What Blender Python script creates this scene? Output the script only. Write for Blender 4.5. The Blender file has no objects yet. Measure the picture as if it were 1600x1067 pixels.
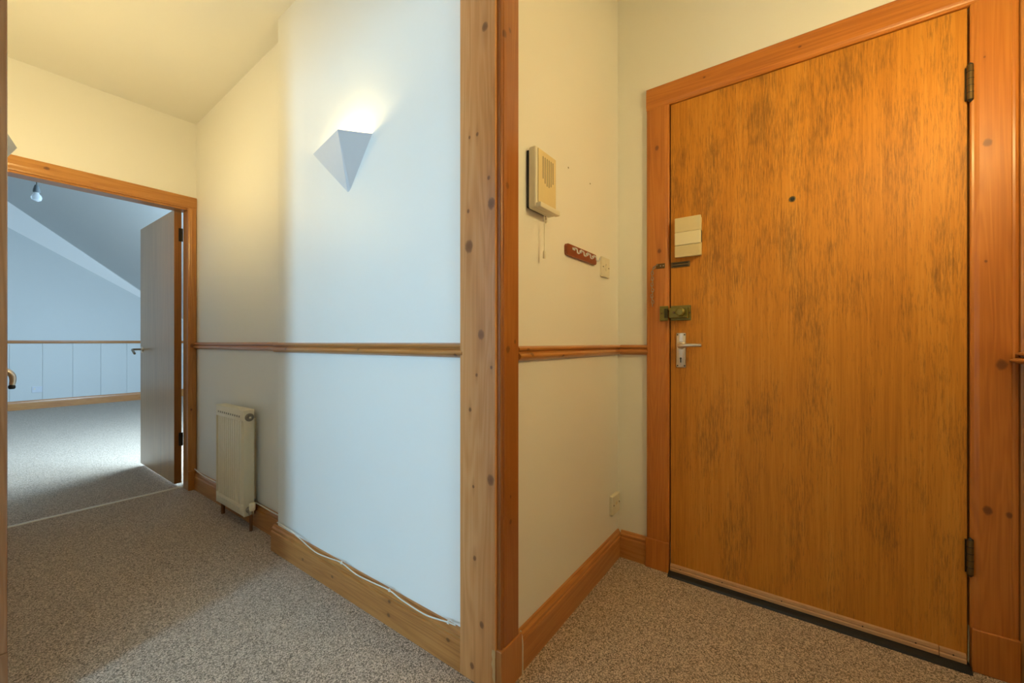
import bpy, bmesh, math, random
from mathutils import Vector, Matrix
random.seed(7)
C = bpy.context.scene.collection

# ------------------------------------------------------------------ camera, world, daylight, exposure
F_PX, HOR = 630.0, 535.0                      # focal length and horizon row for a 1600 x 1067 frame
YAW = math.radians(35.66)                     # +X runs along the intercom wall, +Y along the corridor
FWD = Vector((math.cos(YAW), math.sin(YAW), 0)); RGT = Vector((math.sin(YAW), -math.cos(YAW), 0))
cam_d = bpy.data.cameras.new('camera'); cam = bpy.data.objects.new('camera', cam_d); C.objects.link(cam)
cam_d.sensor_width = 36; cam_d.lens = F_PX / 1600 * 36; cam_d.shift_y = (HOR - 533.5) / 1600; cam_d.clip_start = 0.01
cam.location = (0, 0, 1.0); cam.rotation_euler = (math.pi/2, 0, YAW - math.pi/2)
bpy.context.scene.camera = cam

vs = bpy.context.scene.view_settings
vs.view_transform = 'Standard'; vs.look = 'None'; vs.gamma = 1; vs.use_curve_mapping = False
vs.exposure = 0.72

world = bpy.data.worlds.new('sky'); bpy.context.scene.world = world; world.use_nodes = True
bgn = world.node_tree.nodes['Background']
bgn.inputs[0].default_value = (0.55, 0.75, 1.0, 1); bgn.inputs[1].default_value = 1.0

def daylight(name, loc, direction, sx, sy, power, col, spread=math.pi):
    l = bpy.data.lights.new(name, 'AREA'); l.shape = 'RECTANGLE'; l.size = sx; l.size_y = sy
    l.energy = power; l.color = col; l.spread = spread
    o = bpy.data.objects.new(name, l); C.objects.link(o); o.location = loc
    o.rotation_euler = Vector(direction).to_track_quat('-Z', 'Y').to_euler()
    return o
DAY = (0.38, 0.69, 1.0)
daylight('daylight_side_window', (-3.34, 0.80, 1.5), (1, 0, 0), 0.6, 1.4, 84, DAY)
daylight('daylight_skylight', (1.89, 4.42, 2.10), (-0.595, 0, -0.804), 1.0, 1.1, 80, (0.55, 0.8, 1.0))
daylight('fill_light_gable_room', (1.75, 3.40, 1.15), (0, 1, 0), 1.0, 0.58, 112, (0.52, 0.78, 1.0))  # added light behind the added low window, brightens facet and gable wall

# ------------------------------------------------------------------ materials
class NT:
    def __init__(s, name):
        s.m = bpy.data.materials.new(name); s.m.use_nodes = True
        s.t = s.m.node_tree; s.b = s.t.nodes['Principled BSDF']
    def n(s, ty, **kw):
        x = s.t.nodes.new(ty)
        for k, v in kw.items(): setattr(x, k, v)
        return x
    def l(s, a, b): s.t.links.new(a, b)
    def math(s, op, a, b=None, c=None, clamp=False):
        x = s.n('ShaderNodeMath', operation=op, use_clamp=clamp)
        for i, v in enumerate((a, b, c)):
            if v is None: continue
            if isinstance(v, (int, float)): x.inputs[i].default_value = v
            else: s.l(v, x.inputs[i])
        return x.outputs[0]
    def vmath(s, op, a, b):
        x = s.n('ShaderNodeVectorMath', operation=op)
        for i, v in enumerate((a, b)):
            if isinstance(v, (tuple, Vector)): x.inputs[i].default_value = tuple(v)
            else: s.l(v, x.inputs[i])
        return x
    def pos(s, rnd=True):
        p = s.n('ShaderNodeNewGeometry').outputs['Position']
        if not rnd: return p
        oi = s.n('ShaderNodeObjectInfo').outputs['Random']
        k = s.n('ShaderNodeCombineXYZ')
        for i in range(3): s.l(s.math('MULTIPLY', oi, 7.3 + 3.1*i), k.inputs[i])
        return s.vmath('ADD', p, k.outputs[0]).outputs[0]
    def noise(s, vec, scale, detail=3, rough=0.55, dist=0.0):
        x = s.n('ShaderNodeTexNoise'); s.l(vec, x.inputs['Vector'])
        x.inputs['Scale'].default_value = scale; x.inputs['Detail'].default_value = detail
        x.inputs['Roughness'].default_value = rough; x.inputs['Distortion'].default_value = dist
        return x.outputs[0]
    def ramp(s, f, stops):
        r = s.n('ShaderNodeValToRGB'); e = r.color_ramp.elements
        while len(e) < len(stops): e.new(0.5)
        for q, (p, c) in zip(e, stops): q.position = p; q.color = (c[0], c[1], c[2], 1)
        s.l(f, r.inputs[0]); return r.outputs[0]
    def mix(s, f, a, b, mode='MIX'):
        x = s.n('ShaderNodeMix', data_type='RGBA', blend_type=mode)
        for i, v in ((0, f), (6, a), (7, b)):
            if isinstance(v, (int, float)): x.inputs[i].default_value = v
            elif isinstance(v, tuple): x.inputs[i].default_value = (v[0], v[1], v[2], 1)
            else: s.l(v, x.inputs[i])
        return x.outputs[2]
    def bump(s, h, strength, dist=0.002):
        x = s.n('ShaderNodeBump'); x.inputs['Strength'].default_value = strength; x.inputs['Distance'].default_value = dist
        s.l(h, x.inputs['Height']); s.l(x.outputs[0], s.b.inputs['Normal'])
    def col(s, c):
        if isinstance(c, tuple): s.b.inputs['Base Color'].default_value = (c[0], c[1], c[2], 1)
        else: s.l(c, s.b.inputs['Base Color'])
    def set(s, **kw):
        for k, v in kw.items(): s.b.inputs[k.replace('_', ' ')].default_value = v
        return s.m

def plain(name, c, rough=0.5, metal=0.0, var=0.06, scale=40):
    t = NT(name); f = t.noise(t.pos(), scale, 4)
    t.col(t.mix(f, tuple(v*(1-var) for v in c), tuple(min(1, v*(1+var)) for v in c)))
    return t.set(Roughness=rough, Metallic=metal)

def paint(name, c, rough=0.5):
    t = NT(name); p = t.pos(False)
    f = t.noise(p, 1.7, 3)
    t.col(t.mix(f, tuple(v*0.965 for v in c), c))
    h = t.math('ADD', t.noise(p, 9, 3), t.math('MULTIPLY', t.noise(p, 160, 2), 0.12))
    t.bump(h, 0.12, 0.004)
    return t.set(Roughness=rough)

def stretch(t, p, axis, cross, lng):
    sc = [cross]*3; sc['xyz'.index(axis)] = lng
    return t.vmath('MULTIPLY', p, tuple(sc)).outputs[0]

def pine(name, axis, knots=(), light=(0.60, 0.285, 0.085), mid=(0.49, 0.195, 0.046), dark=(0.30, 0.095, 0.018), rough=0.3, coat=0.35):
    t = NT(name); p = t.pos(True); pw = t.pos(False)
    big = t.noise(stretch(t, p, axis, 9, 0.55), 1.0, 3, 0.5, 0.6)
    ring = t.math('SINE', t.math('MULTIPLY', big, 110.0))
    ring = t.math('MULTIPLY_ADD', ring, 0.5, 0.5)
    fine = t.noise(stretch(t, p, axis, 170, 3.0), 1.0, 4, 0.6)
    tone = t.noise(stretch(t, p, axis, 5, 1.2), 1.0, 3)
    f = t.math('ADD', t.math('MULTIPLY', ring, 0.13), t.math('ADD', t.math('MULTIPLY', fine, 0.42), t.math('MULTIPLY', tone, 0.52)))
    c = t.ramp(f, [(0.30, light), (0.56, mid), (0.86, dark)])
    for k in knots:
        d = t.vmath('SUBTRACT', pw, tuple(k[:3])).outputs[0]
        d = stretch(t, d, axis, 1.0, 0.75)
        wob = t.math('MULTIPLY_ADD', t.noise(pw, 90, 2), 0.5, 0.75)
        ln = t.n('ShaderNodeVectorMath', operation='LENGTH'); t.l(d, ln.inputs[0])
        q = t.math('DIVIDE', t.math('DIVIDE', ln.outputs[1], wob), k[3])
        halo = t.ramp(q, [(0.0, (1,1,1)), (0.62, (0.85,)*3), (0.80, (0.5,)*3), (1.0, (0,0,0))])
        c = t.mix(halo, c, (0.085, 0.035, 0.014))
        sp = stretch(t, t.vmath('SUBTRACT', pw, tuple(k[:3])).outputs[0], axis, 1.0, 0.22)
        l2 = t.n('ShaderNodeVectorMath', operation='LENGTH'); t.l(sp, l2.inputs[0])
        q2 = t.math('DIVIDE', l2.outputs[1], k[3]*1.5)
        c = t.mix(t.ramp(q2, [(0.3, (0.38,)*3), (1.0, (0,0,0))]), c, dark)
    t.col(c)
    t.bump(t.math('ADD', fine, t.math('MULTIPLY', big, 1.5)), 0.06, 0.002)
    return t.set(Roughness=rough, Coat_Weight=coat, Coat_Roughness=0.22)

def carpet_mat():
    t = NT('carpet_speckled_brown'); p = t.pos(False)
    v = t.n('ShaderNodeTexVoronoi'); t.l(p, v.inputs['Vector']); v.inputs['Scale'].default_value = 360
    sep = t.n('ShaderNodeSeparateColor'); t.l(v.outputs['Color'], sep.inputs[0])
    n2 = t.noise(p, 480, 3, 0.7)
    f = t.math('ADD', t.math('MULTIPLY', sep.outputs[0], 0.6), t.math('MULTIPLY', n2, 0.5))
    c = t.ramp(f, [(0.26, (0.075, 0.050, 0.033)), (0.50, (0.35, 0.258, 0.185)), (0.76, (0.82, 0.66, 0.52))])
    big = t.noise(p, 1.3, 3)
    c = t.mix(t.math('MULTIPLY', big, 0.35), c, (0.35, 0.26, 0.195))
    t.col(c)
    t.bump(t.math('ADD', f, t.math('MULTIPLY', t.noise(p, 700, 2), 0.5)), 0.5, 0.003)
    return t.set(Roughness=0.95, Sheen_Weight=0.15)

def front_door_mat():
    t = NT('stained_plywood_door'); p = t.pos(False)
    grain = t.noise(stretch(t, p, 'z', 130, 4.0), 1.0, 5, 0.65, 0.15)
    blot = t.noise(stretch(t, p, 'z', 9, 3.0), 1.0, 4, 0.6)
    big = t.noise(stretch(t, p, 'z', 2.6, 0.9), 1.0, 3)
    band = t.noise(stretch(t, p, 'z', 14, 0.25), 1.0, 2)
    base = t.ramp(t.math('ADD', t.math('MULTIPLY', grain, 0.6), t.math('MULTIPLY', band, 0.4)),
                  [(0.30, (0.42, 0.150, 0.013)), (0.50, (0.58, 0.225, 0.022)), (0.72, (0.68, 0.300, 0.045))])
    fleck = t.noise(stretch(t, p, 'z', 240, 22), 1.0, 4, 0.7)
    k = t.math('ADD', t.math('MULTIPLY', fleck, 0.72), t.math('ADD', t.math('MULTIPLY', blot, 0.62), t.math('MULTIPLY', big, 0.25)))
    k = t.ramp(k, [(0.795, (0,0,0)), (0.99, (1,1,1))])
    c = t.mix(t.math('MULTIPLY', k, 0.60), base, (0.10, 0.048, 0.013))
    t.col(c)
    t.bump(grain, 0.10, 0.0015)
    return t.set(Roughness=0.55, Specular_IOR_Level=0.3)

def veneer_mat():
    t = NT('brown_veneer_door'); p = t.pos(False)
    g = t.noise(stretch(t, p, 'z', 60, 2.0), 1.0, 5, 0.6)
    b = t.noise(stretch(t, p, 'z', 7, 0.8), 1.0, 3)
    t.col(t.ramp(t.math('ADD', t.math('MULTIPLY', g, 0.6), t.math('MULTIPLY', b, 0.4)), [(0.3, (0.40, 0.22, 0.09)), (0.7, (0.60, 0.37, 0.165))]))
    return t.set(Roughness=0.33, Coat_Weight=0.3, Coat_Roughness=0.3)

def emit(name, col, strength):
    t = NT(name); t.b.inputs['Emission Color'].default_value = (*col, 1); t.b.inputs['Emission Strength'].default_value = strength
    t.col((0.9, 0.85, 0.7)); return t.m

def pane_mat():
    m = bpy.data.materials.new('window_glass'); m.use_nodes = True; t = m.node_tree; t.nodes.clear()
    o = t.nodes.new('ShaderNodeOutputMaterial'); tr = t.nodes.new('ShaderNodeBsdfTransparent'); gl = t.nodes.new('ShaderNodeBsdfGlossy')
    gl.inputs['Roughness'].default_value = 0.02; mx = t.nodes.new('ShaderNodeMixShader'); mx.inputs[0].default_value = 0.06
    t.links.new(tr.outputs[0], mx.inputs[1]); t.links.new(gl.outputs[0], mx.inputs[2]); t.links.new(mx.outputs[0], o.inputs[0])
    return m

# a point of a known plane seen at a pixel (only used to measure knots and cable bends off the photograph)
def ray(px, py):
    return FWD + RGT*((px-800)/F_PX) + Vector((0, 0, (HOR-py)/F_PX))
def on(axis, val, px, py):
    r = ray(px, py); i = 'xyz'.index(axis); o = Vector((0, 0, 1.0))
    return o + r*((val - o[i])/r[i])

WALL = paint('wall_paint_warm_white', (0.915, 0.895, 0.83), 0.45)
WALLF = paint('gable_room_paint_darkened', (0.64, 0.67, 0.68), 0.5)  # darkened so that the hip facet reads as lit beside it
HIPLIT = paint('hip_lit_tone', (0.90, 0.91, 0.92), 0.35)  # lighter than the walls: the facet's daylight is put into its colour
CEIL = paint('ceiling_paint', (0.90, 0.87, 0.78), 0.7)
CARPET = carpet_mat()
KP = lambda ax, v, lst: [(*on(ax, v, a, b), r) for a, b, r in lst]
PINE_X = pine('pine_along_x', 'x'); PINE_Y = pine('pine_along_y', 'y'); PINE_Z = pine('pine_upright', 'z')
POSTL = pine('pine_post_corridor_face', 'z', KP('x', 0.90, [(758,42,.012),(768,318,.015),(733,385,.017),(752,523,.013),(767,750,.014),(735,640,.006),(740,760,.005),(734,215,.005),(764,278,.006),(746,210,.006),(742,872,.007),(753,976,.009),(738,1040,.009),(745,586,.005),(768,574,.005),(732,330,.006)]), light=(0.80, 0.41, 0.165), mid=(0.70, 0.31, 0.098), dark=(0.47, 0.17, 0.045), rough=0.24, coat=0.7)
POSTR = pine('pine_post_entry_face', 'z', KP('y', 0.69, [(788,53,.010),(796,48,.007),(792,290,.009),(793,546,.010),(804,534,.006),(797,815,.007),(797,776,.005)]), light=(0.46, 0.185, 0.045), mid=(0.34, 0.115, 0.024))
ARCH = pine('pine_front_door_casing', 'z', KP('x', 1.813, [(1025,150,.010),(1026,231,.010),(1030,392,.010),(1544,222,.011),(1566,570,.014),(1544,798,.012),(1578,806,.009),(1539,88,.004),(1541,408,.005)]), light=(0.62, 0.235, 0.038), mid=(0.52, 0.170, 0.022), dark=(0.33, 0.09, 0.010), coat=0.1, rough=0.4)
ARCHH = pine('pine_front_door_head', 'y', KP('x', 1.813, [(1250,72,.006),(1100,120,.006)]), light=(0.62, 0.235, 0.038), mid=(0.52, 0.170, 0.022), dark=(0.33, 0.09, 0.010), coat=0.1, rough=0.4)
SKN = pine('pine_corridor_skirting', 'y', KP('x', 0.90, [(473,874,.007),(519,901,.007),(607,961,.008),(608,940,.007),(700,1000,.007)]))
RAILM = pine('pine_dado_corridor', 'y', KP('x', 0.90, [(447,545,.008),(421,538,.008),(349,537,.008),(712,555,.007),(560,546,.006)]), light=(0.50, 0.25, 0.095))
RAILX = pine('pine_dado_entry', 'x', KP('y', 0.685, [(827,548,.010),(832,553,.008),(880,556,.007)]))
DOORM = front_door_mat(); VEN = veneer_mat()
RADM = plain('radiator_cream_enamel', (0.90, 0.82, 0.61), 0.35, 0, 0.03)
RADD = plain('radiator_vent_dark', (0.30, 0.26, 0.18), 0.6)
CREAM = plain('cream_plastic', (0.86, 0.74, 0.47), 0.4, 0, 0.03)
CREAMD = plain('cream_plastic_yellowed', (0.76, 0.62, 0.34), 0.45, 0, 0.04)
WPLAST = plain('ivory_plastic', (0.80, 0.74, 0.58), 0.35, 0, 0.03)
BLACK = plain('black_rubber', (0.012, 0.013, 0.014), 0.5)
DARKM = plain('dark_iron', (0.045, 0.035, 0.025), 0.45, 0.6)
BRASSD = plain('tarnished_brass', (0.16, 0.10, 0.035), 0.4, 0.7, 0.2)
OLIVE = plain('olive_lacquered_lock', (0.21, 0.17, 0.026), 0.35, 0.35, 0.15)
CHROME = plain('worn_chrome', (0.72, 0.62, 0.52), 0.28, 0.85, 0.12, 60)
STEEL = plain('grey_steel', (0.36, 0.31, 0.24), 0.32, 0.8)
COPPER = plain('copper_pipe', (0.20, 0.085, 0.03), 0.5, 0.4)
SHADE = plain('sconce_white_metal', (0.72, 0.74, 0.76), 0.5, 0, 0.02)
CABLE = plain('white_cable', (0.82, 0.78, 0.68), 0.5)
REDWOOD = plain('red_brown_wood', (0.26, 0.055, 0.014), 0.35, 0, 0.2)
RAWPINE = plain('raw_pine_strip', (0.60, 0.34, 0.16), 0.5, 0, 0.15, 25)
CHIP = plain('split_raw_wood', (0.66, 0.44, 0.20), 0.7, 0, 0.15)
STRIPM = plain('pale_metal_threshold', (0.70, 0.66, 0.58), 0.4, 0.3)
SCREW = plain('screw_dark', (0.06, 0.045, 0.03), 0.4, 0.6)
BULBON = emit('lit_bulb', (1.0, 0.77, 0.35), 190); BULBON2 = emit('lit_bulb_stronger', (1.0, 0.77, 0.35), 690)
GLASS = pane_mat()
tb = NT('clear_bulb_glass'); tb.col((0.9, 0.95, 1.0)); BULBOFF = tb.set(Roughness=0.05, Transmission_Weight=0.7, IOR=1.2)

# ------------------------------------------------------------------ geometry helpers
WORLD = {}
def obj(name, bm, mat, parent=None, smooth=False, base=None):
    """link a bmesh (world coordinates) as one object, origin at the base of its bounding box"""
    bmesh.ops.recalc_face_normals(bm, faces=bm.faces)
    me = bpy.data.meshes.new(name)
    if base is None:
        xs = [v.co for v in bm.verts]
        mn = [min(v[i] for v in xs) for i in range(3)]; mx = [max(v[i] for v in xs) for i in range(3)]
        base = Vector(((mn[0]+mx[0])/2, (mn[1]+mx[1])/2, mn[2]))
    bmesh.ops.translate(bm, verts=bm.verts, vec=-Vector(base))
    bm.to_mesh(me); bm.free(); me.materials.append(mat)
    if smooth:
        for f in me.polygons: f.use_smooth = True
        try: me.set_sharp_from_angle(angle=math.radians(38))
        except Exception: pass
    o = bpy.data.objects.new(name, me); C.objects.link(o); WORLD[o] = Vector(base)
    if parent: o.parent = parent; o.location = Vector(base) - WORLD[parent]
    else: o.location = base
    return o
def empty(name, loc):
    o = bpy.data.objects.new(name, None); C.objects.link(o); o.location = loc; WORLD[o] = Vector(loc); o.empty_display_size = 0.05
    return o
def tag(o, label, cat, group=None, kind=None):
    o['label'] = label; o['category'] = cat
    if group: o['group'] = group
    if kind: o['kind'] = kind
    return o
def struct(o, label, cat): return tag(o, label, cat, kind='structure')

def box(x0, x1, y0, y1, z0, z1, bev=0.0, bm=None, seg=2):
    own = bmesh.new()
    bmesh.ops.create_cube(own, size=1)
    for v in own.verts:
        v.co = Vector(((x0+x1)/2 + v.co.x*(x1-x0), (y0+y1)/2 + v.co.y*(y1-y0), (z0+z1)/2 + v.co.z*(z1-z0)))
    if bev: bmesh.ops.bevel(own, geom=list(own.edges), offset=bev, segments=seg, affect='EDGES', profile=0.5)
    return merge(bm, own)
def merge(bm, own):
    if bm is None: return own
    me = bpy.data.meshes.new('tmp'); own.to_mesh(me); own.free(); bm.from_mesh(me); bpy.data.meshes.remove(me)
    return bm
def sweep(prof, O, U, V, W, w0, w1, bm=None):
    """extrude a closed 2-D profile (u, v) along W from w0 to w1"""
    own = bmesh.new(); O, U, V, W = map(Vector, (O, U, V, W))
    a = [own.verts.new(O+U*u+V*v+W*w0) for u, v in prof]; b = [own.verts.new(O+U*u+V*v+W*w1) for u, v in prof]
    n = len(prof)
    for i in range(n): own.faces.new((a[i], a[(i+1)%n], b[(i+1)%n], b[i]))
    own.faces.new(a); own.faces.new(b[::-1])
    return merge(bm, own)
def tube(pts, r, seg=8, bm=None, smoothpts=0):
    pts = [Vector(p) for p in pts]
    if smoothpts:
        q = []
        P = [pts[0]] + pts + [pts[-1]]
        for i in range(1, len(P)-2):
            for k in range(smoothpts):
                t = k/smoothpts; a, b, c, d = P[i-1], P[i], P[i+1], P[i+2]
                q.append(0.5*((2*b)+(c-a)*t+(2*a-5*b+4*c-d)*t*t+(3*b-a-3*c+d)*t**3))
        pts = q + [pts[-1]]
    own = bmesh.new(); rings = []; up = None
    for i, p in enumerate(pts):
        d = (pts[min(i+1, len(pts)-1)] - pts[max(i-1, 0)]).normalized()
        if up is None: up = d.orthogonal().normalized()
        up = (up - d*up.dot(d)).normalized(); s = d.cross(up)
        rr = r
        if isinstance(r, (list, tuple)):
            q = i*(len(r)-1)/max(1, len(pts)-1); j = min(int(q), len(r)-2); rr = r[j] + (r[j+1]-r[j])*(q-j)
        rings.append([own.verts.new(p + (up*math.cos(2*math.pi*k/seg) + s*math.sin(2*math.pi*k/seg))*rr) for k in range(seg)])
    for a, b in zip(rings, rings[1:]):
        for k in range(seg): own.faces.new((a[k], a[(k+1)%seg], b[(k+1)%seg], b[k]))
    own.faces.new(rings[0][::-1]); own.faces.new(rings[-1])
    return merge(bm, own)
def lathe(prof, O, axis, seg=20, bm=None):
    """revolve (radius, height) about an axis through O"""
    own = bmesh.new(); O = Vector(O); A = Vector(axis).normalized(); U = A.orthogonal().normalized(); V = A.cross(U)
    rings = []
    for r, h in prof:
        rings.append([own.verts.new(O + A*h + (U*math.cos(2*math.pi*k/seg) + V*math.sin(2*math.pi*k/seg))*max(r, 1e-5)) for k in range(seg)])
    for a, b in zip(rings, rings[1:]):
        for k in range(seg): own.faces.new((a[k], a[(k+1)%seg], b[(k+1)%seg], b[k]))
    own.faces.new(rings[0][::-1]); own.faces.new(rings[-1])
    return merge(bm, own)
def quadslab(c4, thick, bm=None):
    """a slab from four corners, thickened upwards"""
    own = bmesh.new(); a = [own.verts.new(Vector(p)) for p in c4]; b = [own.verts.new(Vector(p)+Vector((0, 0, thick))) for p in c4]
    own.faces.new(a); own.faces.new(b[::-1])
    for i in range(4): own.faces.new((a[i], b[i], b[(i+1)%4], a[(i+1)%4]))
    return merge(bm, own)
X, Y, Z = Vector((1,0,0)), Vector((0,1,0)), Vector((0,0,1))

# key planes (metres)
XN, XF = 0.918, 0.985          # corridor wall: near breast, set-back part by the radiator
YW = 0.705                     # intercom wall
XD = 1.840                     # front door wall
YL = 3.375                     # corridor end wall
XL = 0.066                     # corridor left wall
YB = -0.545                    # wall beside the hinges
YG = 9.40                      # gable wall of the far room
def ceil_z(y): return 2.495 + 0.043*(YL - y)

# ------------------------------------------------------------------ the setting
struct(obj('floor', box(-3.4, 2.0, -0.7, 3.488, -0.08, 0), CARPET), 'speckled brown carpet of the corridor and entrance', 'floor')
struct(obj('floor_gable_room', box(-2.0, 2.75, 3.488, 9.5, -0.08, 0), CARPET), 'same carpet in the daylit room beyond the open door', 'floor')
struct(obj('ceiling', quadslab([(-3.4, -0.7, ceil_z(-.7)), (2.0, -0.7, ceil_z(-.7)), (2.0, 3.465, ceil_z(3.465)), (-3.4, 3.465, ceil_z(3.465))], 0.1), CEIL), 'cream ceiling over the corridor', 'ceiling')

b = box(XN, 1.0, YW, 2.057, 0, 2.68)
eds = [e for e in b.edges if abs(e.verts[0].co.x-XN) < 1e-4 and abs(e.verts[1].co.x-XN) < 1e-4 and abs(e.verts[0].co.y-2.057) < 1e-4 and abs(e.verts[1].co.y-2.057) < 1e-4]
bmesh.ops.bevel(b, geom=eds, offset=0.02, segments=5, affect='EDGES', profile=0.5)
box(XF, 1.12, 2.0, 3.465, 0, 2.68, bm=b)
struct(obj('wall_corridor', b, WALL), 'corridor wall carrying the lit sconce and the radiator', 'wall')
struct(obj('wall_entry_side', box(1.0, 1.97, YW, 0.85, 0, 2.68), WALL), 'short cream wall carrying the intercom and the switch', 'wall')
b = box(XD, 1.97, 0.466, YW, 0, 2.68)
box(XD, 1.97, YB, -0.420, 0, 2.68, bm=b); box(XD, 1.97, -0.420, 0.466, 2.036, 2.68, bm=b)
struct(obj('wall_entry', b, WALL), 'cream wall around the front door', 'wall')
struct(obj('wall_back', box(-3.4, 1.97, YB-0.12, YB, 0, 2.72), WALL), 'cream wall beside the hinges of the front door', 'wall')
b = box(0.94+0.0, XF, YL, 3.465, 0, 2.56); box(XL, 0.115, YL, 3.465, 0, 2.56, bm=b); box(0.115, 0.94, YL, 3.465, 1.905, 2.56, bm=b)
struct(obj('wall_end', b, WALL), 'cream wall over the doorway at the corridor end', 'wall')
b = box(-0.06, XL, 2.225, 3.465, 0, 2.62); box(-0.06, XL, 1.72, 1.785, 0, 2.62, bm=b); box(-0.06, 0.018, 1.785, 2.225, 0, 2.62, bm=b)
box(0.018, XL, 1.785, 2.225, 1.91, 2.62, bm=b); box(-3.4, -0.06, 1.72, 1.84, 0, 2.62, bm=b)
struct(obj('wall_left', b, WALL), 'left corridor wall with the narrow cupboard door', 'wall')
b = box(-0.42, -0.30, YB, 0.80, 0, 2.70); box(-0.42, -0.30, 0.80, 1.72, 2.12, 2.70, bm=b)
struct(obj('wall_left_near', b, WALL), 'left wall beside the opening to the side room', 'wall')
b = box(-3.32, -3.2, YB, 0.5, 0, 2.72); box(-3.32, -3.2, 1.1, 1.72, 0, 2.72, bm=b); box(-3.32, -3.2, 0.5, 1.1, 0, 0.8, bm=b); box(-3.32, -3.2, 0.5, 1.1, 2.2, 2.72, bm=b)
struct(obj('wall_side_room', b, WALL), 'side room wall with the daylight window', 'wall')
def window(name, label, frames, pane):
    w = obj(name, frames, SHADE); struct(w, label, 'window'); obj('pane', pane, GLASS, w)
b = box(-3.30, -3.22, 0.5, 0.54, 0.8, 2.2); box(-3.30, -3.22, 1.06, 1.1, 0.8, 2.2, bm=b); box(-3.30, -3.22, 0.54, 1.06, 0.8, 0.85, bm=b); box(-3.30, -3.22, 0.54, 1.06, 2.15, 2.2, bm=b); box(-3.29, -3.23, 0.54, 1.06, 1.48, 1.52, bm=b)
window('window_1', 'white window of the side room', b, box(-3.262, -3.258, 0.54, 1.06, 0.85, 2.15))

# far room under the roof
def slope_z(x): return 3.024 - 0.776*(x - 0.4895)
XK = 2.62
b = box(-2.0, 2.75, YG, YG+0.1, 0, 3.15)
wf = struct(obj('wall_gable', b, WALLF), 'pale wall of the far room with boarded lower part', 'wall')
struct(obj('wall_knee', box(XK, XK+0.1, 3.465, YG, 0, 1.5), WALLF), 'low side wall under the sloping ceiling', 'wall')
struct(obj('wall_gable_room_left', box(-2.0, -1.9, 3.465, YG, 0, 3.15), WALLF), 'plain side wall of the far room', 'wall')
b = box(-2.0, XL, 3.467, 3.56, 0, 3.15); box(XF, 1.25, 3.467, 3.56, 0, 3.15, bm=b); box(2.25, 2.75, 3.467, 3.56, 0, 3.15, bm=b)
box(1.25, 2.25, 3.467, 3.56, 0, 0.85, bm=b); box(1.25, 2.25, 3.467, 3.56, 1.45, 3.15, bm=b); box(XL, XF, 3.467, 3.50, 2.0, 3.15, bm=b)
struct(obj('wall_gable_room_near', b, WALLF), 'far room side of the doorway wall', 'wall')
b = box(1.25, 1.30, 3.48, 3.54, 0.85, 1.45); box(2.20, 2.25, 3.48, 3.54, 0.85, 1.45, bm=b); box(1.30, 2.20, 3.48, 3.54, 0.85, 0.90, bm=b); box(1.30, 2.20, 3.48, 3.54, 1.40, 1.45, bm=b); box(1.73, 1.77, 3.49, 3.53, 0.90, 1.40, bm=b)
window('fill_window_2', 'added low window out of view, lighting the hip facet', b, box(1.30, 2.20, 3.508, 3.512, 0.90, 1.40))  # unseen window added so the facet catches light and the slope stays dim
# sloping ceiling with a skylight hole, x 1.35..2.25, y 3.85..5.00
def sl(x0, x1, y0, y1, bm=None): return quadslab([(x0, y0, slope_z(x0)), (x1, y0, slope_z(x1)), (x1, y1, slope_z(x1)), (x0, y1, slope_z(x0))], 0.1, bm)
b = sl(0.42, 1.35, 3.467, YG+.1); sl(2.25, 2.75, 3.467, YG+.1, b); sl(1.35, 2.25, 3.467, 3.85, b); sl(1.35, 2.25, 5.00, YG+.1, b)
zf = slope_z(0.42); box(-2.0, 0.42, 3.467, YG+.1, zf, zf+0.1, bm=b)
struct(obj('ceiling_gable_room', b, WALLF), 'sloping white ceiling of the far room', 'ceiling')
# hipped facet between slope and gable wall, its brightness put into the colour
def hip(x): return (x, 9.268 + (x-0.4895)*0.0404, slope_z(x)), (x, YG, 2.68 - 0.618*(x-0.49))
(u0, l0), (u1, l1) = hip(0.0), hip(2.60)
own = bmesh.new(); vv = [own.verts.new(Vector(p)) for p in (u0, l0, l1, u1)]; own.faces.new(vv)
ww = [own.verts.new(Vector(p)) for p in ((u0[0], YG, u0[2]), (u1[0], YG, u1[2]))]
own.faces.new((vv[0], vv[3], ww[1], ww[0])); own.faces.new((vv[1], vv[0], ww[0])); own.faces.new((vv[2], ww[1], vv[3])); own.faces.new((vv[1], ww[0], ww[1], vv[2]))
struct(obj('ceiling_hip', own, HIPLIT), 'tapered plaster facet at the gable wall, coloured brighter to look daylit', 'ceiling')
n_ = Vector((0.613, 0, 0.790)); 
def slant(x0, x1, y0, y1, d0, d1, bm=None):
    own = bmesh.new(); vs_ = []
    for d in (d0, d1):
        for (x, y) in ((x0, y0), (x1, y0), (x1, y1), (x0, y1)): vs_.append(own.verts.new(Vector((x, y, slope_z(x))) + n_*d))
    for f in ((0,1,2,3), (7,6,5,4), (0,4,5,1), (1,5,6,2), (2,6,7,3), (3,7,4,0)): own.faces.new([vs_[i] for i in f])
    return merge(bm, own)
b = slant(1.35, 1.41, 3.85, 5.0, 0.02, 0.1); slant(2.19, 2.25, 3.85, 5.0, 0.02, 0.1, b); slant(1.41, 2.19, 3.85, 3.91, 0.02, 0.1, b); slant(1.41, 2.19, 4.94, 5.0, 0.02, 0.1, b)
window('window_3', 'skylight in the sloping ceiling of the far room', b, slant(1.41, 2.19, 3.91, 4.94, 0.058, 0.062))

# painted boards below the dado of the gable wall
bw = 0.315; me = None
for i in range(14):
    x0 = -1.7 + i*bw
    bb = box(x0+0.0008, x0+bw-0.0008, YG-0.010, YG, 0.12, 0.985, 0.002, seg=1)
    obj('wainscot_board', bb, WALLF, wf)

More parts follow.
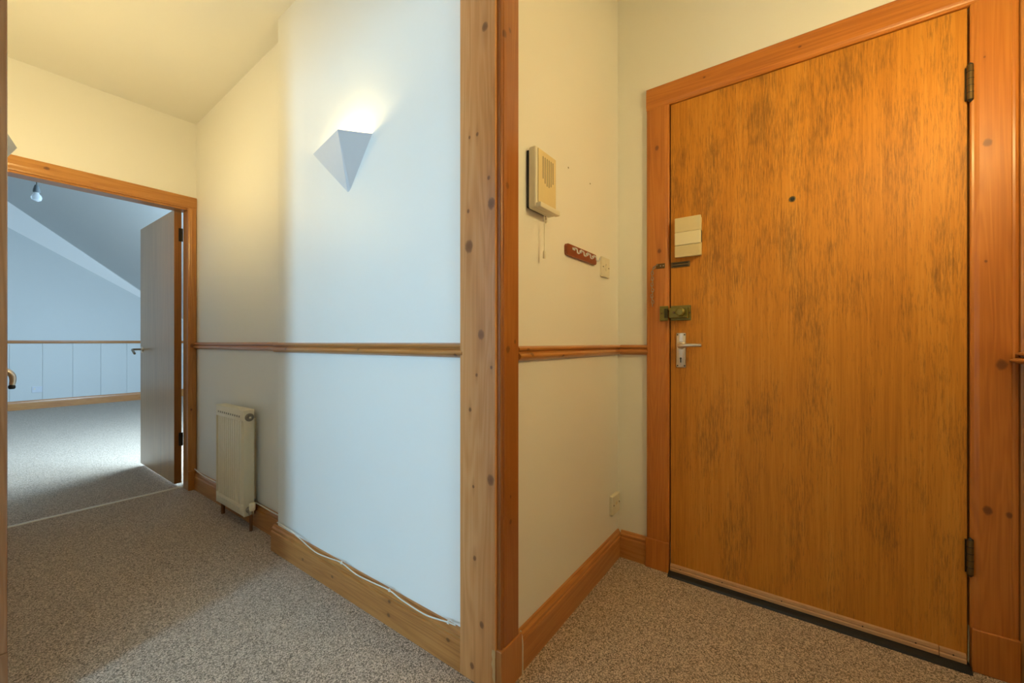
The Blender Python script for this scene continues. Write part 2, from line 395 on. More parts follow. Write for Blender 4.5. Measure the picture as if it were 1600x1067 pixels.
# ------------------------------------------------------------------ skirtings, dado rails
SK = [(0,0),(0.018,0),(0.018,0.088),(0.0165,0.093),(0.013,0.0945),(0.0125,0.099),(0.0145,0.102),(0.0135,0.108),(0.008,0.114),(0.006,0.120),(0.0,0.122)]
def skirt(name, plane, axis, sign, a, bnd, mat, label, hs=1.0):
    prof = [(u, v*hs) for u, v in SK]
    if axis == 'y': m = sweep(prof, (plane, 0, 0), X*sign, Z, Y, a, bnd)
    else: m = sweep(prof, (0, plane, 0), Y*sign, Z, X, a, bnd)
    return struct(obj(name, m, mat), label, 'skirting board')
skirt('baseboard_corridor', XN, 'y', -1, 0.83, 2.075, SKN, 'knotty pine skirting below the lit sconce')
skirt('baseboard_radiator', XF, 'y', -1, 2.075, 3.352, PINE_Y, 'pine skirting behind the radiator')
skirt('baseboard_entry_side', YW, 'x', -1, 1.002, XD-0.001, PINE_X, 'pine skirting below the intercom wall')
skirt('baseboard_entry', XD, 'y', -1, 0.565, YW-0.018, PINE_Y, 'short pine skirting beside the front door')
skirt('baseboard_back', YB, 'x', 1, 0.3, XD-0.035, PINE_X, 'pine skirting on the wall beside the hinges')
skirt('baseboard_gable', YG-0.010, 'x', -1, -1.8, XK, pine('pine_gable_skirting', 'x', light=(0.55, 0.27, 0.07)), 'orange pine skirting of the far room', 1.1)
skirt('baseboard_left', XL, 'y', 1, 2.29, 3.35, PINE_Y, 'pine skirting on the left corridor wall')
RP = [(0,0)] + [(0.006+0.012*math.sin(math.pi*k/8)+0.004, 0.001+0.027*k/8) for k in range(9)] + [(0.009,0.0285),(0.009,0.031),(0.0145,0.032),(0.017,0.035),(0.0165,0.040),(0.012,0.044),(0.004,0.046),(0,0.046)]
def rail(name, plane, axis, sign, a, bnd, z, mat, label, s=1.0):
    prof = [(u*s, v*s) for u, v in RP]
    if axis == 'y': m = sweep(prof, (plane, 0, z), X*sign, Z, Y, a, bnd)
    else: m = sweep(prof, (0, plane, z), Y*sign, Z, X, a, bnd)
    return struct(obj(name, m, mat, smooth=True), label, 'dado rail')
rail('trim_1', XN, 'y', -1, 0.83, 2.057, 0.953, RAILM, 'pine dado rail below the lit sconce')
rail('trim_2', XF, 'y', -1, 2.057, 3.372, 0.955, RAILM, 'pine dado rail above the radiator', 1.0)
rail('trim_3', YW, 'x', -1, 0.999, XD-0.001, 0.943, RAILX, 'pine dado rail below the intercom and switch')
rail('trim_4', XD, 'y', -1, 0.555, YW-0.016, 0.943, PINE_Y, 'short pine dado rail beside the front door casing')
struct(obj('trim_5', sweep([(u*2.2, v*0.85) for u, v in RP], (0, YB, 0.935), Y, Z, X, 0.3, 1.8145), PINE_X, smooth=True), 'pine dado rail on the wall beside the hinges', 'dado rail')
rail('trim_6', YG-0.010, 'x', -1, -1.9, XK, 0.985, PINE_X, 'thin pine dado rail of the far room')

# ------------------------------------------------------------------ corner post
post = struct(empty('trim_7', (0.93, 0.75, 0)), 'knotty pine casing on the outside corner of the walls', 'corner post')
obj('corridor_board', sweep([(0,0),(0.136,0),(0.136,0.018),(0.1345,0.0195),(0.0015,0.0195),(0,0.018)], (0.9185, 0.703, 0), Y, -X, Z, 0, 2.62), POSTL, post)
obj('entry_board', sweep([(0.004,0),(0.004,0.010),(0.006,0.0135),(0.010,0.0145),(0.013,0.0115),(0.016,0.0115),(0.019,0.0145),(0.030,0.0155),(0.088,0.0155),(0.092,0.013),(0.094,0.009),(0.094,0)], (0.9035, 0.7035, 0), X, -Y, Z, 0.118, 2.62), POSTR, post)
obj('plinth_block', box(0.9015, 1.005, 0.683, 0.7035, 0, 0.128, 0.0015, seg=1), pine('pine_post_plinth', 'z', light=(0.52, 0.23, 0.065)), post)
chp = bmesh.new()
pl = [(0.703,0.128),(0.714,0.127),(0.716,0.112),(0.713,0.10),(0.717,0.085),(0.712,0.07),(0.713,0.05),(0.706,0.035),(0.7032,0.03)]
sweep([(y-0.703, z) for y, z in pl], (0.9002, 0.703, 0), Y, Z, -X, 0.0, 0.0022, bm=chp)
obj('chipped_edge', chp, CHIP, post)

# ------------------------------------------------------------------ front door frame
fr = struct(empty('trim_8', (1.82, 0.02, 0)), 'orange pine casing around the front door', 'door casing')
CW = 0.098
CP = [(0,0),(0,0.016),(0.003,0.020),(0.009,0.0225),(0.014,0.0215),(0.017,0.0235),(0.080,0.0245),(0.086,0.0225),(0.090,0.0205),(0.095,0.0200),(CW,0.017),(CW,0)]
obj('casing_latch_side', sweep(CP, (XD, 0.564, 0), -Y, -X, Z, 0.128, 2.034), ARCH, fr)
obj('casing_hinge_side', sweep(CP, (XD, -0.518, 0), Y, -X, Z, 0.128, 2.034), ARCH, fr)
obj('corner_bead', box(XD-0.020, XD, -0.5445, -0.5195, 0.0, 2.60, 0.005), PINE_Z, fr)
obj('casing_head', sweep(CP, (XD, 0, 2.132), -Z, -X, Y, -0.518, 0.564), ARCHH, fr)
obj('plinth_block', box(XD-0.029, XD, 0.467, 0.567, 0, 0.130, 0.002, seg=1), ARCH, fr)
obj('plinth_block', box(XD-0.029, XD, -0.519, -0.422, 0, 0.130, 0.002, seg=1), ARCH, fr)
b = box(XD+0.032, 1.965, 0.425, 0.4658, 0, 2.0358); box(XD+0.032, 1.965, -0.4198, -0.38, 0, 2.0358, bm=b); box(XD+0.032, 1.965, -0.38, 0.425, 2.0, 2.0358, bm=b)
obj('door_stop', b, PINE_Z, fr)
kp = obj('strike_box', box(1.806, 1.8155, 0.4675, 0.503, 1.094, 1.158, 0.002), OLIVE, fr)
obj('strike_recess', box(1.802, 1.8065, 0.4685, 0.482, 1.106, 1.146, 0.001, seg=1), plain('olive_dark', (0.06, 0.05, 0.012), 0.4, 0.4), kp)
obj('screw', lathe([(0.0035,0),(0.003,0.0015)], (1.806, 0.494, 1.126), -X, 8), BRASSD, kp)

# front door
d1 = struct(obj('door_1', box(1.826, 1.866, -0.4155, 0.4615, 0.012, 2.031, 0.0015, seg=1), DOORM), 'stained plywood front door with streaky dark grain', 'door')
# weather bar
XF1 = 1.826
wb = obj('weather_strip', sweep([(0,0),(0.010,0.002),(0.010,0.012),(0.006,0.015),(0.008,0.019),(0.007,0.027),(0.0,0.030)], (XF1, 0, 0.012), -X, Z, Y, -0.352, 0.4615), RAWPINE, d1)
for y in (0.42, 0.26, 0.06, -0.17, -0.30): obj('nail', lathe([(0.0024,0),(0.002,0.0012)], (XF1-0.0085, y, 0.030), -X, 8), SCREW, wb)
wb2 = obj('weather_strip', sweep([(0,0),(0.010,0.002),(0.010,0.012),(0.006,0.015),(0.008,0.019),(0.007,0.027),(0.0,0.030)], (XF1, 0, 0.011), -X, Z, Y, -0.412, -0.354), RAWPINE, d1)
obj('nail', lathe([(0.0024,0),(0.002,0.0012)], (XF1-0.0085, -0.384, 0.029), -X, 8), SCREW, wb2)
# lever handle on long plate
hp = obj('handle_plate', box(1.8215, 1.826, 0.3985, 0.4375, 0.893, 1.041, 0.004), CHROME, d1, True)
obj('lever', tube([(1.822,0.418,0.987),(1.800,0.418,0.987),(1.785,0.417,0.987),(1.778,0.409,0.987),(1.776,0.395,0.9875),(1.776,0.365,0.9885),(1.7765,0.330,0.9885)], [0.011,0.0095,0.0085,0.0085,0.0085,0.008,0.007], 12), CHROME, hp, True)
obj('handle_boss', lathe([(0.017,0),(0.016,0.004),(0.012,0.007)], (1.8215,0.418,0.987), -X, 18), CHROME, hp, True)
b = lathe([(0.0042,0),(0.0042,0.0006)], (1.8215,0.419,0.932), -X, 12); box(1.8208, 1.8215, 0.4168, 0.4212, 0.914, 0.930, bm=b)
obj('keyhole', b, BLACK, hp)
for z in (0.901, 1.033):
    for y in (0.404, 0.432): obj('screw', lathe([(0.0034,0),(0.003,0.0012)], (1.8215,y,z), -X, 8), SCREW, hp)
# night latch
nl = obj('night_latch', box(1.818, 1.826, 0.378, 0.460, 1.094, 1.158, 0.002), OLIVE, d1)
obj('latch_case', box(1.797, 1.8185, 0.386, 0.4615, 1.104, 1.148, 0.003), OLIVE, nl)
obj('latch_knob', lathe([(0.009,0),(0.009,0.012),(0.016,0.016),(0.018,0.021),(0.017,0.030),(0.012,0.034)], (1.7975,0.410,1.127), -X, 20), OLIVE, nl, True)
obj('latch_snib', tube([(1.797,0.440,1.128),(1.790,0.440,1.128)], 0.005, 10), BRASSD, nl)
obj('screw', lathe([(0.003,0),(0.0026,0.0012)], (1.818,0.382,1.126), -X, 8), SCREW, nl)
# chain keeper plate
ck = obj('chain_keeper', box(1.8225, 1.826, 0.383, 0.459, 1.322, 1.346, 0.0012, seg=1), BRASSD, d1)
obj('keeper_slot', box(1.8195, 1.8226, 0.390, 0.452, 1.3375, 1.3415, 0.001, seg=1), DARKM, ck)
obj('keeper_slot', box(1.8195, 1.8226, 0.390, 0.452, 1.3265, 1.3305, 0.001, seg=1), DARKM, ck)
# spy hole
pv = obj('door_viewer', lathe([(0.011,0),(0.0105,0.003),(0.0085,0.0035),(0.0078,0.0015),(0.0,0.0012)], (XF1,0.027,1.533), -X, 22), BRASSD, d1, True)
obj('viewer_lens', lathe([(0.0066,0.0015),(0.005,0.0032),(0.0,0.0037)], (XF1,0.027,1.533), -X, 16), BLACK, pv, True)
# hinges
for zc in (1.793, 0.345):
    hg = obj('hinge', tube([(1.8135,-0.4185,zc-0.052),(1.8135,-0.4185,zc+0.052)], 0.0075, 12), BRASSD, d1, True)
    for s in (-1, 1): obj('hinge_finial', lathe([(0.0075,0),(0.006,0.004),(0.003,0.006),(0.002,0.008)], (1.8135,-0.4185,zc+s*0.052), Z*s, 10), DARKM, hg, True)
    for k in (-0.031, -0.010, 0.011, 0.032): obj('hinge_ring', lathe([(0.0078,-0.0009),(0.0082,0),(0.0078,0.0009)], (1.8135,-0.4185,zc+k), Z, 12), DARKM, hg)
    obj('hinge_leaf', box(1.8205, 1.8258, -0.4150, -0.4095, zc-0.05, zc+0.05), DARKM, hg)
# black sill
struct(obj('trim_9', sweep([(0,0),(0.040,0),(0.038,0.007),(0.030,0.011),(0,0.012)], (1.8645, 0, 0), -X*1.95, Z*1.15, Y, -0.419, 0.465), BLACK), 'black rubber draught sill under the front door', 'door sill')

# ------------------------------------------------------------------ security chain on the casing
sc = tag(empty('security_chain', (1.8135, 0.53, 1.156)), 'small steel chain dangling from a plate on the front door casing', 'door chain')
pl_ = obj('chain_plate', box(1.811, 1.8155, 0.4815, 0.519, 1.324, 1.345, 0.0012, seg=1), BRASSD, sc)
for y in (0.488, 0.500): obj('screw', lathe([(0.003,0),(0.0026,0.0012)], (1.811,y,1.3345), -X, 8), STEEL, pl_)
def link_mesh():
    pts = [(0.0052*math.cos(2*math.pi*k/12), 0, 0.0085*math.sin(2*math.pi*k/12)) for k in range(13)]
    b = tube(pts, 0.0018, 6); me = bpy.data.meshes.new('chain_link'); b.to_mesh(me); b.free(); me.materials.append(STEEL)
    for f in me.polygons: f.use_smooth = True
    return me
lm = link_mesh()
path = [(1.8085,0.519,1.336),(1.807,0.527,1.329),(1.807,0.533,1.318)] + [(1.807, 0.5345+0.002*math.sin(k*1.7), 1.306-0.0127*k) for k in range(12)]
for k, p in enumerate(path):
    o = bpy.data.objects.new('chain_link', lm); C.objects.link(o); o.parent = sc; o.location = Vector(p) - WORLD[sc]
    o.rotation_euler = (0.9 - 0.3*k if k < 3 else random.uniform(-.12, .12), 0, math.radians(75 if k % 2 else 15))

# ------------------------------------------------------------------ door chime box
ch = tag(empty('door_chime', (1.81, 0.387, 1.36)), 'cream plastic chime box screwed to the front door', 'door chime')
obj('backbox', box(1.800, 1.826, 0.336, 0.434, 1.362, 1.522, 0.003), CREAMD, ch)
obj('cover', box(1.790, 1.8005, 0.334, 0.4365, 1.359, 1.4075, 0.003), CREAMD, ch)
obj('cover', box(1.789, 1.8005, 0.334, 0.4365, 1.4085, 1.4630, 0.003), CREAM, ch)
obj('cover', box(1.790, 1.8005, 0.334, 0.4365, 1.4632, 1.5245, 0.003), CREAMD, ch)
for k in range(7): obj('louvre', box(1.7888, 1.7902, 0.339, 0.4315, 1.3645+0.006*k, 1.3675+0.006*k), CREAMD, ch)
obj('side_notch', box(1.803, 1.822, 0.3345, 0.3362, 1.416, 1.464), BLACK, ch)

# ------------------------------------------------------------------ intercom
ic = tag(empty('intercom', (1.12, 0.69, 1.42)), 'cream intercom box with slotted speaker and pull cord', 'intercom')
obj('back_plate', box(1.060, 1.176, 0.696, 0.705, 1.424, 1.606, 0.003), BLACK, ic)
bd = obj('housing', box(1.0585, 1.182, 0.669, 0.6965, 1.420, 1.614, 0.006, seg=3), WPLAST, ic, True)
obj('face_panel', box(1.070, 1.1795, 0.6655, 0.6695, 1.440, 1.608, 0.0015), CREAMD, ic)
obj('bottom_lip', box(1.062, 1.186, 0.652, 0.672, 1.4195, 1.437, 0.004), WPLAST, ic, True)
for k in range(6):
    lo = [1.520, 1.508, 1.502, 1.502, 1.508, 1.520][k]
    obj('speaker_slot', box(1.0945+0.0125*k, 1.0985+0.0125*k, 0.6648, 0.6657, lo, 1.590), RADD, ic)
cd = obj('pull_cord', tube([(1.135,0.684,1.420),(1.135,0.684,1.300)], 0.0014, 6), CABLE, ic)
obj('cord_toggle', lathe([(0.003,0.026),(0.0048,0.022),(0.0055,0.002),(0.004,0)], (1.135,0.684,1.274), Z, 12), WPLAST, cd, True)

# ------------------------------------------------------------------ key hook rack
kr = tag(empty('key_rack', (1.44, 0.70, 1.32)), 'small red-brown wooden key rack with four white hooks', 'key rack')
own = sweep([(-0.130,-0.012),(-0.124,-0.020),(-0.115,-0.021),(0.115,-0.021),(0.124,-0.020),(0.130,-0.012),(0.130,0.012),(0.124,0.020),(0.115,0.021),(-0.115,0.021),(-0.124,0.020),(-0.130,0.012)], (1.440, 0.705, 1.342), X, Z, -Y, 0, 0.012)
obj('board', own, REDWOOD, kr)
for k in range(4):
    x = 1.361 + k*0.0575
    hk = obj('hook', tube([(x,0.690,1.352),(x,0.684,1.351),(x,0.678,1.345),(x,0.677,1.336),(x,0.671,1.330),(x,0.664,1.334),(x,0.662,1.343)], 0.0026, 8, smoothpts=3), SHADE, kr, True)
    obj('hook_plate', box(x-0.010, x+0.010, 0.6905, 0.693, 1.345, 1.354, 0.001, seg=1), SHADE, hk)

# ------------------------------------------------------------------ switch and sockets
sw = tag(empty('light_switch', (1.675, 0.70, 1.285)), 'square ivory light switch beside the key rack', 'light switch')
obj('plate', box(1.632, 1.718, 0.695, 0.705, 1.285, 1.371, 0.003), WPLAST, sw)
obj('rocker', sweep([(0,0),(0.004,0),(0.0015,0.012),(0.006,0.026),(0,0.026)], (1.675, 0.695, 1.315), -Y, Z, X, -0.006, 0.006), WPLAST, sw)
for x in (1.645, 1.705): obj('screw', lathe([(0.0032,0),(0.0028,0.0012)], (x,0.695,1.328), -Y, 10), SCREW, sw)
ps = tag(empty('telephone_socket', (1.78, 0.70, 0.218)), 'blank square ivory wall socket low in the corner', 'socket')
obj('plate', box(1.738, 1.824, 0.688, 0.705, 0.218, 0.304, 0.003), WPLAST, ps)
obj('socket_opening', box(1.772, 1.790, 0.6873, 0.6885, 0.258, 0.270), CREAMD, ps)
for x in (1.749, 1.813): obj('screw', lathe([(0.0036,0),(0.003,0.0012)], (x,0.688,0.262), -Y, 10), SCREW, ps)
gs = tag(empty('wall_socket', (0.767, YG-0.012, 0.25)), 'white socket on the pale wall of the far room', 'socket')
obj('plate', box(0.715, 0.819, YG-0.022, YG-0.010, 0.245, 0.335, 0.003), plain('grey_white_plastic', (0.62, 0.66, 0.75), 0.4), gs)
obj('rocker', box(0.735, 0.749, YG-0.025, YG-0.022, 0.29, 0.31), WPLAST, gs)
for px, py in ((888, 262), (922, 287)):
    p = on('y', YW, px, py); w_ = bpy.data.objects['wall_entry_side']
    obj('wall_plug', lathe([(0.0035,0),(0.003,0.001)], (p.x, YW, p.z), -Y, 8), RADD, w_)

# ------------------------------------------------------------------ doorway at the corridor end
ef = struct(empty('trim_10', (0.53, 3.37, 0)), 'orange pine casing around the doorway at the corridor end', 'door casing')
ORANGE = dict(light=(0.58, 0.27, 0.065), mid=(0.47, 0.19, 0.035))
PEZ = pine('pine_end_casing', 'z', KP('y', 3.355, [(300, 540, .012), (299, 640, .007)]), **ORANGE); PEX = pine('pine_end_head', 'x', KP('y', 3.355, [(73, 263, .010)]), **ORANGE)
EP = [(0,0),(0,0.014),(0.004,0.018),(0.030,0.020),(0.036,0.0175),(0.041,0.0175),(0.045,0.015),(0.050,0.013),(0.050,0)]
obj('casing_side', sweep(EP, (0.9835, YL, 0), -X*0.96, -Y, Z, 0.125, 1.907), PEZ, ef)
obj('casing_side', sweep(EP, (0.067, YL, 0), X*0.98, -Y, Z, 0.0, 1.907), PEZ, ef)
EPH = [(u*1.6, v) for u, v in EP]
obj('casing_head', sweep(EPH, (0, YL, 1.985), -Z, -Y, X, 0.067, 0.9835), PEX, ef)
obj('plinth_block', box(0.934, 0.9835, 3.350, YL, 0, 0.13, 0.002, seg=1), PEZ, ef)
obj('jamb_lining', box(0.938, 0.952, YL-0.0, 3.465, 0, 1.905), PEZ, ef)
obj('head_lining', box(0.115, 0.938, YL-0.0, 3.465, 1.894, 1.910), PEX, ef)
obj('jamb_lining', box(0.103, 0.117, YL-0.0, 3.465, 0, 1.894), PEZ, ef)
struct(obj('trim_11', sweep([(0,0),(0.026,0),(0.020,0.005),(0.006,0.005)], (0, 3.474, 0.0), Y, Z, X, 0.118, 0.937), STRIPM), 'pale carpet threshold strip in the end doorway', 'threshold')
# its door, opened flat into the far room
d2 = struct(obj('door_2', box(0.897, 0.938, 3.50, 4.34, 0.026, 1.913, 0.0015, seg=1), VEN), 'plain brown veneered door standing open into the far room', 'door')
obj('lipping', box(0.8975, 0.9375, 3.4985, 3.5005, 0.028, 1.911), pine('pine_door_edge', 'z', light=(0.36, 0.15, 0.035), mid=(0.27, 0.10, 0.02)), d2)
for zc in (1.745, 0.33):
    hg = obj('hinge', box(0.9215, 0.9395, 3.4945, 3.4986, zc-0.045, zc+0.045), DARKM, d2)
    obj('hinge_barrel', tube([(0.9405,3.494,zc-0.045),(0.9405,3.494,zc+0.045)], 0.0045, 10), DARKM, hg, True)
rs = obj('handle_rose', lathe([(0.025,0),(0.024,0.006),(0.012,0.009),(0.010,0.012)], (0.897,4.285,0.945), -X, 18), CHROME, d2, True)
obj('lever', tube([(0.890,4.285,0.945),(0.850,4.285,0.945),(0.838,4.280,0.943),(0.836,4.262,0.935),(0.838,4.22,0.912)], 0.008, 10, smoothpts=2), STEEL, rs, True)
obj('handle_rose', lathe([(0.025,0),(0.024,0.006),(0.010,0.012)], (0.938,4.285,0.945), X, 18), CHROME, d2, True)

# ------------------------------------------------------------------ narrow cupboard door on the left wall
cf = struct(empty('trim_12', (0.07, 2.0, 0)), 'varnished pine casing of the cupboard on the left wall', 'door casing')
LC = pine('pine_left_casing', 'z', light=(0.42, 0.20, 0.09), mid=(0.30, 0.13, 0.05), rough=0.2, coat=1.0)
obj('casing_side', box(XL, 0.0885, 1.702, 1.785, 0.182, 1.99, 0.003), LC, cf)
obj('casing_side', box(XL, 0.0885, 2.225, 2.285, 0.0, 1.99, 0.003), LC, cf)
obj('casing_head', box(XL, 0.0880, 1.785, 2.225, 1.905, 1.99, 0.003), LC, cf)
obj('plinth_block', box(XL, 0.0892, 1.699, 1.787, 0, 0.182, 0.002), LC, cf)
obj('wall_end_board', box(-0.30, 0.0655, 1.702, 1.7195, 0.0, 2.12, 0.002), LC, cf)
d3 = struct(obj('door_3', box(0.020, 0.052, 1.789, 2.221, 0.01, 1.903, 0.0015, seg=1), VEN), 'narrow cupboard door on the left wall with curved lever', 'door')
hr = obj('handle_rose', lathe([(0.022,0),(0.021,0.005),(0.010,0.008)], (0.052,1.845,0.922), X, 16), CHROME, d3, True)
obj('lever', tube([(0.056,1.845,0.922),(0.078,1.845,0.923),(0.094,1.845,0.918),(0.1035,1.845,0.906),(0.1055,1.845,0.890),(0.1035,1.845,0.878)], [0.008,0.008,0.0078,0.0072,0.0066,0.006], 12, smoothpts=3), CHROME, hr, True)
obj('lever_tip', lathe([(0.005,0),(0.0072,0.003),(0.0072,0.009),(0.005,0.012)], (0.1035,1.845,0.866), Z, 12), BLACK, hr, True)

# ------------------------------------------------------------------ wall sconces
def sconce(wall_x, yc, zc, out, label, strength_mat, lift=0.0):
    """folded metal uplighter; out = -1 when it faces -X, +1 when it faces +X (turned half round)"""
    s = tag(empty('wall_sconce', (wall_x, yc, zc-0.184)), label, 'wall light', 'folded metal uplighters')
    def Q(d, y, z): return Vector((wall_x + out*d, yc + (y if out < 0 else -y), zc + z))
    R, Fv, Lv, B = Q(-0.005,-0.1585,0), Q(0.090,-0.080,0), Q(-0.003,0.265,0.038), Q(0.0,0.0,-0.184)
    R2 = Q(-0.005,-0.012,-0.184)
    bm = bmesh.new(); v = [bm.verts.new(p) for p in (R, Fv, Lv, B, R2)]
    bm.faces.new((v[1], v[2], v[3])); bm.faces.new((v[0], v[1], v[4])); bm.faces.new((v[4], v[1], v[3]))
    bmesh.ops.recalc_face_normals(bm, faces=bm.faces)
    bmesh.ops.solidify(bm, geom=bm.faces[:], thickness=0.0025)
    obj('shade', bm, SHADE, s)
    c = Q(0.004, 0.0, -0.09)
    obj('back_plate', box(min(wall_x, wall_x+out*0.008), max(wall_x, wall_x+out*0.008), yc-0.030, yc+0.030, zc-0.14, zc-0.05, 0.002), SHADE, s)
    o_ = Q(0.027, -0.035, -0.100+lift)
    hd = obj('lamp_holder', lathe([(0.013,0),(0.013,0.035),(0.011,0.038)], o_, Z, 14), WPLAST, s, True)
    obj('holder_arm', tube([Q(0.008,-0.012,-0.09), Q(0.027,-0.035,-0.09)], 0.005, 8), SHADE, s)
    obj('bulb', lathe([(0.008,0),(0.010,0.010),(0.014,0.028),(0.014,0.040),(0.009,0.052),(0.002,0.056)], o_+Vector((0,0,0.038)), Z, 16), strength_mat, s, True)
    return s
sconce(XN, 1.4575, 1.780, -1, 'lit folded white sconce above the corridor dado rail', BULBON)
sconce(XL, 2.46, 1.775, 1, 'folded white sconce on the left wall beyond the cupboard', BULBON2, 0.058)

# ------------------------------------------------------------------ added unseen globe, warm fill for the entrance walls
LX, LY, LZ = 1.15, -0.435, 1.76
cl = tag(empty('entry_fill_globe', (LX, LY, LZ-0.06)), 'added opal globe out of view, warm fill for the entrance', 'wall light')
obj('back_plate', lathe([(0.045,0),(0.042,0.012),(0.012,0.016)], (LX, YB, LZ+0.09), Y, 20), SHADE, cl, True)
obj('arm', tube([(LX, YB+0.012, LZ+0.09), (LX, LY-0.02, LZ+0.09), (LX, LY, LZ+0.085), (LX, LY, LZ+0.068)], 0.006, 8), SHADE, cl, True)
obj('gallery', lathe([(0.030,0.048),(0.030,0.062),(0.012,0.072)], (LX, LY, LZ), Z, 18), SHADE, cl, True)
obj('opal_globe', lathe([(0.058*math.sin(math.pi*k/12), -0.058*math.cos(math.pi*k/12)) for k in range(0, 11)], (LX, LY, LZ), Z, 24), emit('entry_fill_glow', (1.0, 0.77, 0.33), 72), cl, True)

# ------------------------------------------------------------------ radiator
RX0, RX1, RY0, RY1, RZ0, RZ1 = 0.903, 0.957, 2.396, 2.776, 0.078, 0.640
rd = tag(empty('radiator', (0.93, 2.586, 0)), 'narrow cream panel radiator on the corridor wall', 'radiator')
prof = [(0.012, RY0+0.012)]
nrib = 11; y = RY0+0.030; pitch = (RY1-RY0-0.060)/nrib
for k in range(nrib):
    y0 = y + k*pitch
    prof += [(0, y0), (0, y0+pitch*0.62), (0.006, y0+pitch*0.74), (0.006, y0+pitch*0.88)]
prof += [(0, RY1-0.030), (0.012, RY1-0.012), (0.020, RY1-0.012), (0.020, RY0+0.012)]
obj('front_panel', sweep([(u, v) for u, v in prof], (RX0+0.001, 0, 0), X, Y, Z, RZ0+0.055, RZ1-0.06), RADM, rd)
obj('header', box(RX0, RX0+0.02, RY0+0.004, RY1-0.004, RZ1-0.062, RZ1-0.006, 0.004), RADM, rd, True)
obj('header', box(RX0, RX0+0.02, RY0+0.004, RY1-0.004, RZ0, RZ0+0.058, 0.004), RADM, rd, True)
obj('rear_panel', box(RX1-0.016, RX1, RY0+0.006, RY1-0.006, RZ0, RZ1-0.008, 0.003), RADM, rd)
obj('side_panel', box(RX0+0.002, RX1, RY0, RY0+0.006, RZ0-0.004, RZ1-0.002, 0.003), RADM, rd, True)
obj('side_panel', box(RX0+0.002, RX1, RY1-0.006, RY1, RZ0-0.004, RZ1-0.002, 0.003), RADM, rd, True)
obj('top_cover', box(RX0-0.001, RX1, RY0+0.001, RY1-0.001, RZ1-0.007, RZ1, 0.002), RADM, rd)
for z0, nm, mt in ((RZ1-0.042, 'vent_slot', RADD), (RZ0+0.030, 'vent_slot', plain('vent_pale', (0.82, 0.78, 0.62), 0.4))):
    for k in range(11):
        yy = RY0 + 0.045 + k*0.0285
        obj(nm, box(RX0-0.0008, RX0+0.001, yy, yy+0.012, z0, z0+0.010), mt, rd)
pg = obj('bleed_plug', lathe([(0.0215,0),(0.0215,0.004),(0.016,0.006),(0.015,0.003),(0.008,0.003),(0.008,0.009),(0.004,0.010)], (0.932, RY0, RZ1-0.040), -Y, 20), STEEL, rd, True)
obj('valve_key', box(0.9275, 0.9365, RY0-0.013, RY0-0.009, RZ1-0.0445, RZ1-0.0355), RADM, pg)
vl = obj('valve', lathe([(0.016,0),(0.016,0.012),(0.012,0.016),(0.012,0.026)], (0.930, RY0, RZ0+0.030), -Y, 16), STEEL, rd, True)
obj('valve_cap', lathe([(0.013,0),(0.0155,0.006),(0.0155,0.034),(0.011,0.040)], (0.936, RY0-0.026, RZ0+0.030), Z, 14), RADM, vl, True)
obj('valve_elbow', tube([(0.930,RY0-0.004,RZ0+0.030),(0.930,RY0-0.022,RZ0+0.026),(0.930,RY0-0.026,RZ0+0.010)], 0.010, 10), STEEL, vl, True)
obj('pipe', tube([(0.930,RY0-0.026,0.002),(0.930,RY0-0.026,RZ0+0.012)], 0.0075, 10), COPPER, rd, True)
obj('pipe', tube([(0.930,RY1-0.030,0.002),(0.930,RY1-0.030,RZ0+0.01)], 0.0100, 10), COPPER, rd, True)
obj('wall_bracket', box(RX1, XF, RY0+0.05, RY0+0.08, RZ0+0.06, RZ1-0.06), RADM, rd)
obj('wall_bracket', box(RX1, XF, RY1-0.08, RY1-0.05, RZ0+0.06, RZ1-0.06), RADM, rd)

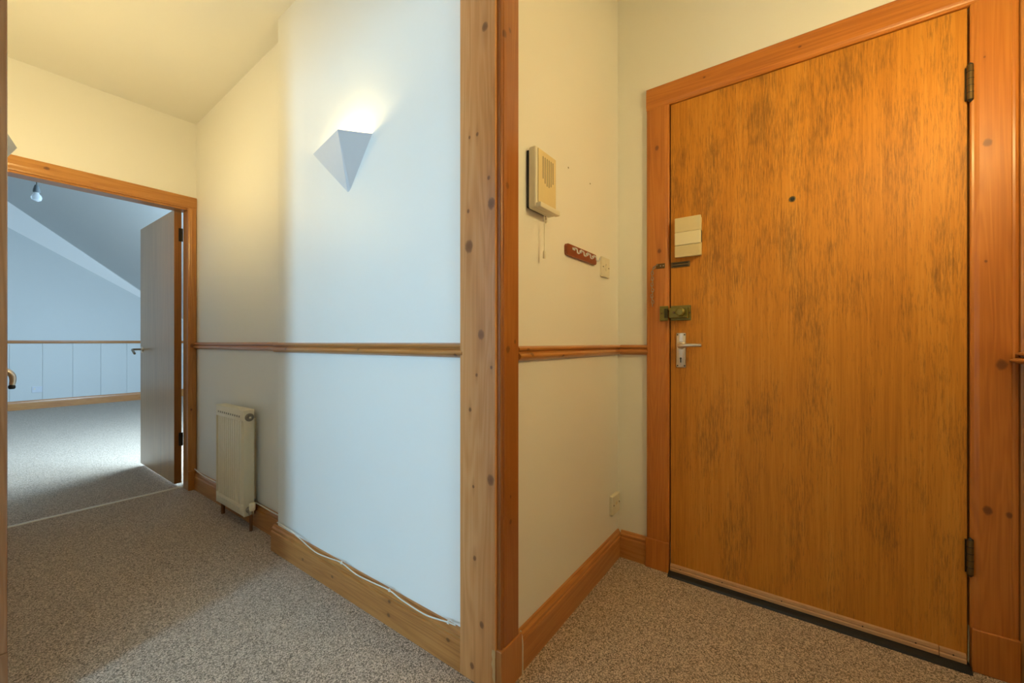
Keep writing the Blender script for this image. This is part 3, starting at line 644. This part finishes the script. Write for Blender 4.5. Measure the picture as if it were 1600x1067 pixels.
# ------------------------------------------------------------------ loose cables along the skirtings
def cable_pts(lst, x): return [on('x', x, a, c) for a, c in lst]
pp = cable_pts([(430,817),(449,829),(469,842),(492,862),(512,871),(533,879),(556,897),(582,910),(608,922),(626,936),(647,950),(666,961),(683,967),(700,972),(712,977)], 0.896)
pp[0].x = pp[1].x = 0.905
cb = tag(obj('cable', tube(pp, 0.0021, 7, smoothpts=4), CABLE, smooth=True), 'white cable tacked loosely along the knotty corridor skirting', 'cable')
for px, py in ((533,879),(608,922),(700,972)):
    p = on('x', 0.896, px, py); obj('cable_clip', box(0.8935, 0.9, p.y-0.004, p.y+0.004, p.z-0.005, p.z+0.004, 0.001, seg=1), CABLE, cb)
pf = [(0.970, 2.09, 0.126), (0.968, 2.2, 0.126), (0.967, 2.33, 0.130), (0.970, 2.5, 0.128), (0.970, 2.75, 0.127), (0.968, 2.9, 0.130), (0.967, 3.1, 0.127), (0.968, 3.25, 0.131), (0.968, 3.345, 0.142)]
tag(obj('cable', tube(pf, 0.0032, 7, smoothpts=3), CABLE, smooth=True), 'white cable lying on the skirting behind the radiator', 'cable')
tag(obj('cable', tube([(1.0075,0.684,0.0),(1.008,0.6835,0.05),(1.0075,0.684,0.10),(1.006,0.690,0.128)], 0.0022, 7, smoothpts=3), CABLE, smooth=True), 'thin white cable running down beside the corner post', 'cable')

# ------------------------------------------------------------------ bare pendant bulb in the far room
bl = tag(empty('pendant_bulb', (0.406, 5.0, 2.16)), 'bare unlit bulb hanging in the far room', 'pendant light')
obj('flex', tube([(0.406,5.0,2.255),(0.406,5.0,3.070)], 0.003, 6), DARKM, bl)
obj('lamp_holder', lathe([(0.006,0.060),(0.012,0.052),(0.019,0.020),(0.021,0.0),(0.018,-0.004)], (0.406,5.0,2.210), Z, 16), plain('grey_holder', (0.10, 0.12, 0.13), 0.5), bl, True)
obj('bulb', lathe([(0.013,0.060),(0.015,0.046),(0.027,0.028),(0.031,0.012),(0.026,-0.006),(0.012,-0.016),(0.001,-0.018)], (0.406,5.0,2.152), Z, 18), BULBOFF, bl, True)
obj('ceiling_rose', lathe([(0.04,0),(0.035,-0.015),(0.01,-0.025)], (0.406,5.0,3.078), Z, 18), SHADE, bl, True)
